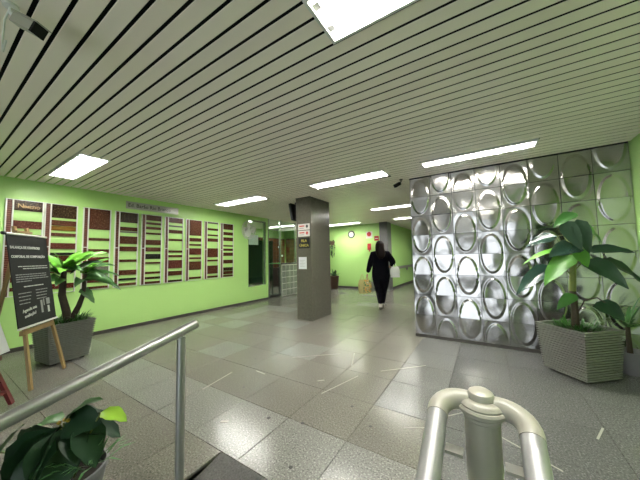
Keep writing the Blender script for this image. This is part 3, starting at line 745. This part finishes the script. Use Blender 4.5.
# right planter with the big-leaved plant
rz = R(42)
t = thing('potted_plant', 'tall broad-leaved plant in a ribbed grey planter by the pressed metal wall', 'potted plant', (.735, 3.64, 0), rz)
ribbed_pot(t, .39, .455, .445, 19, 'pot_weave')
f = inv(.735, 3.64, 0, rz)
MB().tube([f((.725, 3.65, .40)), f((.735, 3.65, .62)), f((.728, 3.65, .82))], [.034, .03, .028], 12).build('trunk', M['trunk'], t, True)
MB().tube([f((.728, 3.65, .82)), f((.74, 3.65, 1.0)), f((.748, 3.65, 1.24)), f((.77, 3.65, 1.42)), f((.79, 3.65, 1.52))], [.028, .027, .022, .010, .006], 12).build('green_stem', M['stem'], t, True)
RP = [((.801,3.65,1.617),(.600,3.55,1.470),.115,'leaf',.15,-.8),
      ((.690,3.58,1.535),(.780,3.46,1.230),.14,'leaf_dark',.05,.9),
      ((.790,3.58,1.545),(.830,3.46,1.200),.14,'leaf_dark',.05,.3),
      ((.830,3.70,1.500),(1.010,3.80,1.300),.16,'leaf_vivid',.2,.9),
      ((.860,3.65,1.230),(1.160,3.58,1.200),.115,'leaf_dark',.14,.85),
      ((.825,3.60,1.130),(1.030,3.36,.885),.165,'leaf_dark',.20,.75),
      ((.960,3.66,1.140),(1.235,3.70,.900),.13,'leaf_dark',.2,.8),
      ((.790,3.60,1.270),(.520,3.36,1.170),.18,'leaf_glossy',.14,-.75),
      ((.747,3.65,1.225),(.320,3.50,1.090),.08,'leaf_bright',.26,-.5),
      ((.740,3.60,1.190),(.475,3.40,.890),.19,'leaf_vivid',.12,-.45),
      ((.610,3.60,1.070),(.245,3.42,.780),.18,'leaf_glossy',.2,-.6),
      ((.660,3.75,1.390),(.395,3.80,1.290),.16,'leaf_glossy',.12,-.8),
      ((.764,3.55,1.245),(.808,3.45,1.070),.12,'leaf_vivid',.05,.4),
      ((.740,3.60,.790),(.570,3.50,.640),.11,'leaf',.15,-.7),
      ((.870,3.55,.735),(1.000,3.40,.600),.16,'leaf_dark',.15,.6),
      ((.790,3.70,1.45),(.90,3.95,1.30),.16,'leaf',.2,.2), ((.74,3.70,1.2),(.60,3.98,1.05),.16,'leaf_dark',.2,.2)]
for bs, tp, w, mt, sg, rl in RP: leaf(t, f(bs), f(tp), w, mt, sg, .22, rl, .62)
for bs in ((.860,3.65,1.230), (.825,3.60,1.130), (.960,3.66,1.140), (.600,3.60,1.060), (.660,3.75,1.390), (.830,3.70,1.500)):
    zt = min(1.4, bs[2] - .06)
    MB().tube([f((.745, 3.65, zt - .06)), f(((.745 + bs[0]) / 2, (3.65 + bs[1]) / 2, bs[2] + .01)), f(bs)], .0055, 6).build('leaf_stalk', M['stem'], t, True)
MB().tube([f((.745, 3.63, .60)), f((.80, 3.6, .74)), f((.88, 3.56, .775)), f((.96, 3.5, .70)), f((1.0, 3.46, .58))], .006, 6).build('leaf_stalk', M['trunk'], t, True)
grass(t, 0, 0, .44, 190, .17, .16, 'leaf', 5)
# spiky palm at the right edge
t = thing('spiky_palm', 'spiky green palm at the right edge behind the ribbed planter', 'plant', (1.17, 3.92, 0))
MB().lathe([(.09, 0), (.12, .20), (.125, .22), (.115, .22), (.10, .17)], 20).build('pot', M['pot_smooth'], t, True)
MB().tube([(0, 0, .10), (.0, .01, .47)], [.025, .018], 8).build('trunk', M['trunk'], t, True)
rr = random.Random(11)
for k in range(26):
    a = rr.uniform(0, 2 * math.pi); L = rr.uniform(.22, .36); el = rr.uniform(.1, 1.25)
    tp = (min(.17, L * math.cos(a) * math.cos(el)), min(.16, L * math.sin(a) * math.cos(el)), .46 + L * math.sin(el) - .03)
    leaf(t, (0, .01, .44), tp, .028, 'leaf_mid' if k % 3 else 'leaf', .22, .3, 0, .6)

# left planter
rz = R(8)
t = thing('potted_plant', 'two-stemmed bright green plant in a ribbed grey planter by the directory boards', 'potted plant', (-4.535, 1.075, 0), rz)
ribbed_pot(t, .37, .455, .445, 19, 'pot_weave')
f = inv(-4.535, 1.075, 0, rz)
MB().tube([f((-4.5, 1.11, .40)), f((-4.5, 1.08, .60)), f((-4.5, 1.035, .80)), f((-4.5, 1.04, 1.0)), f((-4.5, 1.05, 1.16))], [.045, .042, .038, .032, .022], 10).build('stem', M['trunk'], t, True)
MB().tube([f((-4.5, 1.12, .45)), f((-4.47, 1.19, .64)), f((-4.47, 1.235, .80)), f((-4.47, 1.24, 1.0)), f((-4.47, 1.25, 1.08))], [.034, .030, .025, .02, .012], 10).build('stem', M['trunk'], t, True)
LP_ = [((-4.5,1.062,1.13),(-4.35,1.44,1.33),.14,'leaf_bright',.22,.55), ((-4.5,1.198,1.10),(-4.42,1.56,1.15),.10,'leaf',.2,.5), ((-4.47,1.221,.99),(-4.35,1.61,.80),.15,'leaf',.28,.5),
       ((-4.5,1.044,1.10),(-4.6,.89,1.31),.13,'leaf_bright',.1,.5), ((-4.5,1.0,1.06),(-4.4,.84,1.24),.13,'leaf',.15,.5), ((-4.47,1.2,.86),(-4.40,1.33,.66),.13,'leaf_mid',.2,.6),
       ((-4.5,1.07,1.14),(-4.62,1.24,1.36),.11,'leaf_bright',.15,.5), ((-4.5,1.03,1.02),(-4.35,.87,.97),.13,'leaf',.2,.5), ((-4.5,1.10,1.06),(-4.30,1.37,1.21),.12,'leaf_dark',.25,.5),
       ((-4.5,1.06,1.14),(-4.25,1.12,1.25),.12,'leaf_bright',.2,.3), ((-4.5,1.05,1.12),(-4.30,.96,1.08),.13,'leaf_bright',.25,.3), ((-4.47,1.24,1.05),(-4.22,1.33,1.02),.13,'leaf',.3,.4),
       ((-4.47,1.24,1.06),(-4.62,1.50,1.24),.10,'leaf_bright',.2,.5), ((-4.47,1.24,1.02),(-4.50,1.66,.98),.10,'leaf',.3,.5), ((-4.5,1.05,1.1),(-4.75,1.15,1.22),.12,'leaf',.2,.3),
       ((-4.47,1.22,.98),(-4.30,1.10,.90),.11,'leaf_mid',.3,.4), ((-4.5,1.06,1.15),(-4.40,1.30,1.35),.13,'leaf_bright',.15,.6), ((-4.5,1.04,1.12),(-4.42,.93,1.33),.12,'leaf_bright',.15,.6),
       ((-4.5,1.03,1.0),(-4.30,.93,.93),.12,'leaf',.3,.5), ((-4.47,1.24,1.08),(-4.36,1.47,1.25),.10,'leaf_bright',.2,.6), ((-4.47,1.24,1.0),(-4.28,1.50,.92),.13,'leaf_mid',.3,.6),
       ((-4.5,1.05,1.08),(-4.28,1.17,1.10),.13,'leaf',.3,.5), ((-4.5,1.02,1.05),(-4.45,.82,1.12),.12,'leaf_bright',.25,.5), ((-4.47,1.23,1.06),(-4.25,1.24,1.15),.12,'leaf_bright',.25,.4)]
for bs, tp, w, mt, sg, rl in LP_: leaf(t, f(bs), f(tp), w, mt, sg, .25, rl * (1.2 if tp[1] > bs[1] else -1.2), .55)
grass(t, 0, 0, .44, 170, .18, .20, 'leaf', 3)
grass(t, .05, .14, .44, 50, .07, .24, 'leaf', 8)

# foreground plant at the bottom left
PX, PY = -1.70, .44
t = thing('potted_plant', 'dark broad-leaved plant in a smooth grey pot under the steel handrail', 'potted plant', (PX, PY, 0))
MB().lathe([(.10, 0), (.105, .01), (.142, .22), (.150, .225), (.150, .245), (.138, .245), (.132, .20), (.02, .195)], 32).build('pot', M['pot_smooth'], t, True)
MB().lathe([(.128, .196), (.12, .21), (.02, .215)], 20).build('soil', M['soil'], t, True)
f = inv(PX, PY, 0, 0)
for bs, tp, w, mt, sg, rl, fo in [
        ((-1.695,.405,.480),(-1.815,.335,.450),.095,'leaf_mid',.25,.0,.2), ((-1.685,.413,.480),(-1.525,.505,.580),.066,'leaf',.22,.25,.2),
        ((-1.535,.503,.520),(-1.437,.569,.476),.072,'leaf_lime',.2,.25,.12), ((-1.945,.260,.340),(-1.838,.314,.472),.055,'leaf_mid',.1,.3,.2),
        ((-1.690,.395,.462),(-1.830,.315,.170),.23,'leaf_dark',.22,.6,.25), ((-1.690,.390,.455),(-1.700,.315,.130),.22,'leaf_dark',.22,.15,.25),
        ((-1.685,.410,.452),(-1.530,.505,.470),.13,'leaf_dark',.22,.8,.25), ((-1.610,.455,.470),(-1.535,.490,.285),.13,'leaf_dark',.2,.3,.25),
        ((-1.670,.400,.455),(-1.585,.36,.20),.20,'leaf_dark',.2,-.1,.25), ((-1.720,.38,.45),(-1.80,.27,.20),.20,'leaf_dark',.22,.3,.25),
        ((-1.720,.40,.44),(-1.93,.33,.27),.17,'leaf_dark',.25,.6,.25), ((-1.72,.44,.43),(-1.75,.63,.36),.16,'leaf_dark',.3,.2,.3),
        ((-1.68,.45,.43),(-1.58,.60,.34),.14,'leaf_dark',.3,.2,.3), ((-1.70,.39,.44),(-1.66,.27,.22),.18,'leaf_dark',.2,0,.25), ((-1.64,.43,.45),(-1.55,.43,.33),.10,'leaf_dark',.2,.2,.25)]:
    leaf(t, f(bs), f(tp), w, mt, sg, fo, rl, .75)
for a, b_ in (((-1.70, .42, .25), (-1.70, .405, .465)), ((-1.69, .43, .25), (-1.685, .413, .475)), ((-1.66, .45, .22), (-1.537, .502, .518)), ((-1.74, .40, .25), (-1.943, .262, .342)), ((-1.68, .44, .25), (-1.61, .46, .46))):
    A_, B_ = Vector(f(a)), Vector(f(b_)); MB().tube([A_, (A_ + B_) / 2 + Vector((0, 0, .03)), B_], .004, 6).build('leaf_stalk', M['stem'], t, True)
grass(t, .09, .06, .28, 26, .06, .20, 'leaf_mid', 21, 'fern_sprig'); grass(t, -.16, -.12, .27, 26, .05, .16, 'leaf_mid', 22, 'fern_sprig')
for k, p in enumerate(((-1.70, .40, .475), (-1.675, .415, .488), (-1.655, .42, .49), (-1.89, .30, .36), (-1.90, .30, .33), (-1.88, .29, .31))):
    MB().lathe([(.002, -.008), (.008, -.003), (.009, .003), (.003, .009)], 8, f(p)).build('bud', M['flower'], t, True)

# plants by the far wall
t = thing('potted_plant', 'small leafy plant in a brown pot beside the granite column at the far wall', 'potted plant', (-4.98, 8.78, 0))
MB().lathe([(.13, 0), (.15, .02), (.19, .44), (.20, .45), (.20, .48), (.17, .48), (.16, .42), (.02, .42)], 20).build('pot', M['pot_brown'], t, True)
rr = random.Random(4)
for k in range(26):
    a = rr.uniform(0, 2 * math.pi); el = rr.uniform(.15, 1.3); L = rr.uniform(.18, .34)
    leaf(t, (0, 0, .44), (L * math.cos(a) * math.cos(el), L * math.sin(a) * math.cos(el) * .75, .46 + L * math.sin(el) * .95), .11, ('leaf', 'leaf_mid', 'leaf_dark')[k % 3], .25, .2)
t = thing('hanging_plant', 'trailing green plant in a wall basket on the far wall by the column', 'hanging plant', (-5.13, YB, 1.80))
MB().lathe([(.03, -.14), (.08, -.12), (.12, 0), (.125, .02), (.11, .02), (.02, .0)], 16, (0, -.14, 0)).build('basket', M['pot_brown'], t, True)
for k in range(40):
    a = rr.uniform(0, 2 * math.pi); z0 = rr.uniform(-.55, .10); r0 = rr.uniform(.02, .13)
    bs = (r0 * math.cos(a), -.15 + min(.10, r0 * math.sin(a)), z0); tp = (bs[0] + rr.uniform(-.10, .10), min(-.01, bs[1] + rr.uniform(-.08, .06)), z0 + rr.uniform(-.18, .06))
    leaf(t, bs, tp, .07, ('leaf', 'leaf_mid', 'leaf_dark')[k % 3], .15, .2)
for k in range(6):
    MB().tube([(.1 * math.cos(k), -.14 + .08 * math.sin(k), .0), (.13 * math.cos(k), -.15 + .1 * math.sin(k), -.2), (.12 * math.cos(k + .3), -.15 + .1 * math.sin(k), -.58)], .005, 5).build('vine', M['stem'], t)

# ------------------------------------------------------------------ easels
EA = (-3.637, .643, 0); EU = math.atan2(.62, -.784); tl = R(8)
def tilt(u, v, d=0.0): return (u, v * math.sin(tl) + d * math.cos(tl), v * math.cos(tl) - d * math.sin(tl))
t = thing('easel', 'light pine easel holding the black poster', 'easel', EA, EU)
MB().bar(tilt(.06, .012, .018), tilt(.17, 1.60, .05), .032, .022, (0, 1, 0)).build('leg', M['pine'], t)
MB().bar(tilt(.59, .012, .018), tilt(.335, 1.60, .05), .032, .022, (0, 1, 0)).build('leg', M['pine'], t)
MB().bar(tilt(.245, 1.50, .075), (.78, .82, .012), .030, .022, (1, 0, 0)).build('rear_leg', M['pine'], t)
MB().bar(tilt(.04, .555, .026), tilt(.50, .555, .026), .026, .045).build('ledge', M['pine'], t)
MB().bar(tilt(.15, 1.545, .03), tilt(.36, 1.545, .03), .024, .022).build('top_crosspiece', M['pine'], t)
t = thing('poster', 'black printed poster with white text hung on the pine easel', 'poster', EA, EU); t.rotation_euler = (-tl, 0, EU)
U0, U1, V0, V1 = -.03, .52, .612, 1.507
MB().box(U0, U1, -.004, .004, V0, V1).build('sheet', M['poster'], t)
MB().tube([(U0 - .02, -.002, V1), (U1 + .01, -.002, V1)], .011, 10).build('top_rod', M['white'], t, True)
MB().box(U0, U1 + .01, -.012, .006, V0 - .018, V0).build('bottom_bar', M['white'], t)
MB().lathe([(.012, -.02), (.016, -.015), (.016, .01), (.01, .014)], 10, (U0 - .025, -.002, V1), 'x').build('rod_cap', M['black'], t)
def ptext(s, u, v, size, mat='ink_white', rot=0.0, bold=.001):
    o = link('lettering', text_mesh(s, size, M[mat], 'LEFT', bold), t); o.rotation_euler = (R(90), R(-rot), 0); o.location = (u, -.0055, v); return o
ptext('BALANÇA DE CONTROLE', U0 + .02, 1.365, .0345); ptext('CORPORAL DE COMPOSIÇÃO', U0 + .02, 1.275, .0345)
rr = random.Random(2)
def lines(u, v, w, mat='ink_white', h=.008):
    x = u
    while x < u + w - .01:
        L = min(rr.uniform(.02, .055), u + w - x); MB().box(x, x + L, -.0058, -.0045, v, v + h).build('print_line', M[mat], t); x += L + .007
for v, u, w in ((1.185, .06, .42), (1.163, .12, .36)): lines(u, v, w)
for v, w in ((1.105, .43), (1.083, .44), (1.061, .46), (1.039, .20)): lines(.015, v, w, 'ink_grey')
lines(.10, .985, .28, 'ink_white', .010)
for k in range(4):
    lines(.02, .925 - .033 * k, .17 - .01 * k, 'ink_grey'); lines(.255, .938 - .030 * k, .18 - .012 * k, 'ink_grey')
ptext('Agende sua', .045, .742, .042, rot=7); ptext('avaliação!', .065, .690, .042, rot=7)
MB().box(.30, .33, -.0058, -.0045, .70, .83).build('picture', M['ink_grey'], t); MB().box(.345, .36, -.0058, -.0045, .77, .84).build('picture', M['ink_grey'], t)
MB().box(.40, .43, -.0058, -.0045, .69, .76).build('picture', M['ink_white'], t); MB().box(.39, .445, -.0058, -.0045, .775, .84).build('picture', M['ink_grey'], t)
# red easel
RA = (-3.10, .255, 0); tl = R(17)
t = thing('easel', 'dark red easel at the left edge of the photo', 'easel', RA, EU)
MB().bar(tilt(-.05, .016, .05), tilt(.12, 1.30, .05), .034, .026, (0, 1, 0)).build('leg', M['red_wood'], t)
MB().bar(tilt(.50, .016, .05), tilt(.33, 1.30, .05), .034, .026, (0, 1, 0)).build('leg', M['red_wood'], t)
MB().bar(tilt(.225, 1.24, .08), (.22, .80, .014), .030, .024, (1, 0, 0)).build('rear_leg', M['red_wood'], t)
MB().bar(tilt(-.02, .14, .05), tilt(.475, .14, .05), .03, .024).build('stretcher', M['red_wood'], t)
MB().bar(tilt(-.05, .425, .026), tilt(.50, .425, .026), .03, .04).build('ledge', M['red_wood'], t)
t = thing('display_board', 'white display board standing on the red easel at the left edge', 'board', RA, EU); t.rotation_euler = (-tl, 0, EU)
MB().box(-.10, .575, -.006, .006, .45, 1.15).build('sheet', M['canvas'], t, bevel=.002)
MB().box(.38, .48, -.0075, -.0062, .60, .66).build('picture', M['ink_white'], t)

# ------------------------------------------------------------------ walking person
PB = Vector((-2.071, 5.847, 0)); fwd = Vector((-.33, .944, 0)).normalized(); prz = math.atan2(-fwd.x, fwd.y)   # local +y walks away
person = thing('person', 'person in black walking away with long brown hair carrying shopping bags', 'person', PB, prz)
def skin(name, pts, edges, mat, parent, root=0, sub=2):
    me = bpy.data.meshes.new(name); me.from_pydata([p[:3] for p in pts], edges, []); o = link(name, me)
    md = o.modifiers.new('skin', 'SKIN'); md.use_smooth_shade = True
    sv = me.skin_vertices[0].data
    for v, p in zip(sv, pts): v.radius = (p[3], p[4] if len(p) > 4 else p[3]); v.use_root = False
    sv[root].use_root = True
    o.modifiers.new('sub', 'SUBSURF').levels = sub; o.modifiers['sub'].render_levels = sub
    baked(o); o.parent = parent; o.data.materials.clear(); o.data.materials.append(mat); return o
J = dict(
    pelvis=(0, 0, .83, .215, .16), waist=(0, 0, .98, .195, .15), chest=(0, .01, 1.13, .205, .155), upper=(0, .01, 1.25, .145, .11), neck=(0, .015, 1.335, .05, .05), chin=(0, .03, 1.385, .062, .072), head=(0, .03, 1.45, .085, .098), crown=(0, .022, 1.515, .06, .07), top=(0, .02, 1.545, .02, .02),
    shl=(-.165, .0, 1.255, .085, .08), ell=(-.235, -.02, 1.03, .072), wrl=(-.300, .03, .82, .048),
    shr=(.165, .0, 1.255, .085, .08), elr=(.285, -.06, 1.06, .075), wrr=(.25, .14, .99, .048),
    hipl=(-.095, .0, .72, .135, .135), knl=(-.055, .02, .42, .085), anl=(-.03, -.05, .11, .052),
    hipr=(.095, .0, .72, .135, .135), knr=(.055, .10, .43, .085), anr=(.025, .16, .10, .052))
nm = list(J); ix = {k: i for i, k in enumerate(nm)}
ED = [('pelvis','waist'),('waist','chest'),('chest','upper'),('upper','neck'),('neck','chin'),('chin','head'),('head','crown'),('crown','top'),('upper','shl'),('shl','ell'),('ell','wrl'),('upper','shr'),('shr','elr'),('elr','wrr'),('pelvis','hipl'),('hipl','knl'),('knl','anl'),('pelvis','hipr'),('hipr','knr'),('knr','anr')]
skin('body', [J[k] for k in nm], [(ix[a], ix[b_]) for a, b_ in ED], M['cloth_black'], person, 0)
def hand(wr, d, side):
    w = Vector(wr); d = Vector(d).normalized(); s = Vector(side).normalized(); n_ = d.cross(s)
    palm = w + d * .05
    pts = [(*w, .022, .017), (*palm, .034, .016), (*(w + d * .085), .036, .014)]; ed = [(0, 1), (1, 2)]
    for k, (o_, L) in enumerate(((-.027, .060), (-.009, .070), (.009, .066), (.027, .052))):
        b0 = w + d * .085 + s * o_; b1 = b0 + d * L * .55; b2 = b1 + d * L * .15 + n_ * L * .45
        i = len(pts); pts += [(*b0, .009), (*b1, .0085), (*b2, .0075)]; ed += [(2, i), (i, i + 1), (i + 1, i + 2)]
    b0 = w + d * .03 - s * .030; b1 = b0 + d * .03 - s * .012; b2 = b1 + d * .03 + n_ * .01
    i = len(pts); pts += [(*b0, .011), (*b1, .010), (*b2, .008)]; ed += [(1, i), (i, i + 1), (i + 1, i + 2)]
    skin('hand', pts, ed, M['skin'], person, 0, 1)
hand((-.31, .035, .80), (-.10, .04, -1), (0, 1, 0)); hand((.248, .16, .985), (-.1, 1, -.35), (1, 0, 0))
# face side of the head
MB().lathe([(.002, -.002), (.012, .002), (.014, .02), (.006, .045)], 10, (0, .128, 1.425)).build('nose', M['skin'], person, True)
fc = skin('face', [(0, .055, 1.385, .045, .05), (0, .065, 1.45, .055, .055), (0, .06, 1.50, .045, .045)], [(0, 1), (1, 2)], M['skin'], person, 1, 2)
for s in (-1, 1):
    MB().lathe([(.001, 0), (.008, .004), (.001, .008)], 8, (s * .030, .118, 1.452)).build('eye', M['ink_dark'], person, True)
    MB().lathe([(.004, -.02), (.012, -.01), (.012, .012), (.004, .022)], 8, (s * .083, .03, 1.45)).build('ear', M['skin'], person, True)
MB().box(-.022, .022, .112, .118, 1.400, 1.407).build('mouth', M['ink_red'], person)
# hair: a long wavy mass
def loft(rings, n_=22):
    """closed surface through stacked ellipses (x, y, z, rx, ry)"""
    b = MB(); k = len(rings)
    for q, (cx, cy, cz, rx, ry) in enumerate(rings):
        for i in range(n_):
            a = 2 * math.pi * i / n_; w = 1 + .05 * math.sin(5 * a + q * .9) * min(1, q / 4)
            b.v.append((cx + rx * w * math.cos(a), cy + ry * w * math.sin(a), cz))
    for q in range(k - 1):
        for i in range(n_): b.f.append((q * n_ + i, q * n_ + (i + 1) % n_, (q + 1) * n_ + (i + 1) % n_, (q + 1) * n_ + i))
    b.f.append(tuple(range(n_))); b.f.append(tuple((k - 1) * n_ + i for i in reversed(range(n_)))); return b
loft([(0, .01, 1.572, .012, .012), (0, .008, 1.566, .04, .045), (0, .004, 1.548, .068, .078), (0, -.004, 1.515, .088, .096), (0, -.012, 1.47, .098, .098), (0, -.028, 1.42, .100, .088), (.002, -.048, 1.37, .102, .074),
      (.006, -.075, 1.32, .108, .062), (.010, -.105, 1.27, .106, .052), (.014, -.125, 1.22, .092, .044), (.018, -.135, 1.18, .070, .034), (.020, -.138, 1.15, .035, .018)]).build('hair', M['hair'], person, True, 70)
for (x, y, pit) in ((-.03, -.06, 28), (.025, .18, -6)):
    b = MB(); pr = [(-.035, -.06), (-.04, -.02), (-.036, .05), (-.046, .12), (-.036, .175), (0, .19), (.036, .175), (.046, .12), (.036, .05), (.04, -.02), (.035, -.06)]
    k = len(pr)
    hts = [.085 if py < .04 else (.06 if py < .1 else .042) for _, py in pr]
    b.add([(px, py, 0) for px, py in pr] + [(px * 1.02, py * 1.02, .022) for px, py in pr] + [(px * .82, py * .93, h_) for (px, py), h_ in zip(pr, hts)],
          [tuple(reversed(range(k))), tuple(range(2 * k, 3 * k))] + [(i, (i + 1) % k, k + (i + 1) % k, k + i) for i in range(k)] + [(k + i, k + (i + 1) % k, 2 * k + (i + 1) % k, 2 * k + i) for i in range(k)])
    o = b.build('shoe', M['shoe'], person, True, 50); o.location = (x, y, .002 if pit < 0 else .03); o.rotation_euler = (R(-pit) if pit > 0 else 0, 0, 0)
# bags (held things)
def bag(name, label, loc_, rot, w, d, h, mat, handle):
    t = thing(name, label, 'bag', loc_, rot)
    vs_, fs = [], []; n_ = 16; rows = 7
    rr = random.Random(name + mat)
    for j in range(rows):
        s = j / (rows - 1); z = -h + h * s
        fx = (1 - .10 * (1 - s)) * (1 - .35 * max(0, s - .75) / .25); fy = (1 - .80 * s ** 2.2)
        for i in range(n_):
            a = 2 * math.pi * i / n_; ca, sa = math.cos(a), math.sin(a)
            sx = math.copysign(abs(ca) ** .45, ca) * w / 2 * fx; sy = math.copysign(abs(sa) ** .45, sa) * d / 2 * fy
            vs_.append((sx + rr.uniform(-.008, .008), sy + rr.uniform(-.008, .008), z))
    for j in range(rows - 1):
        for i in range(n_): fs.append((j * n_ + i, j * n_ + (i + 1) % n_, (j + 1) * n_ + (i + 1) % n_, (j + 1) * n_ + i))
    fs.append(tuple(reversed(range(n_))))
    MB().add(vs_, fs).build('bag_body', M[mat], t, True, 60)
    for s in (-1, 1): MB().tube([(-w * .22, s * .012, -.02), (-w * .10, s * .008, handle * .7), (0, 0, handle), (w * .10, s * .008, handle * .7), (w * .22, s * .012, -.02)], .005, 6).build('handle', M[mat], t, True)
    return t
def pl(x, y, z): v = Matrix.Rotation(prz, 3, 'Z') @ Vector((x, y, z)); return tuple(PB + v)
bag('shopping_bag', 'green and orange printed shopping bag in the lowered left hand of the person', pl(-.315, .02, .665), prz + .1, .20, .12, .30, 'bag_print', .075)
bag('shopping_bag', 'pale yellow paper bag, outermost on the left of the walking person', pl(-.44, .14, .655), prz + .3, .20, .09, .33, 'bag_yellow', .13)
bag('shopping_bag', 'small grey bag hanging closest to the legs of the walking person', pl(-.21, .20, .60), prz - .1, .09, .09, .21, 'bag_grey', .14)
bag('plastic_bag', 'white plastic bag hanging from the bent right arm of the person', pl(.315, -.03, .965), prz + .2, .21, .13, .24, 'bag_white', .075)
print('slats', nslat, 'tiles', len(near))
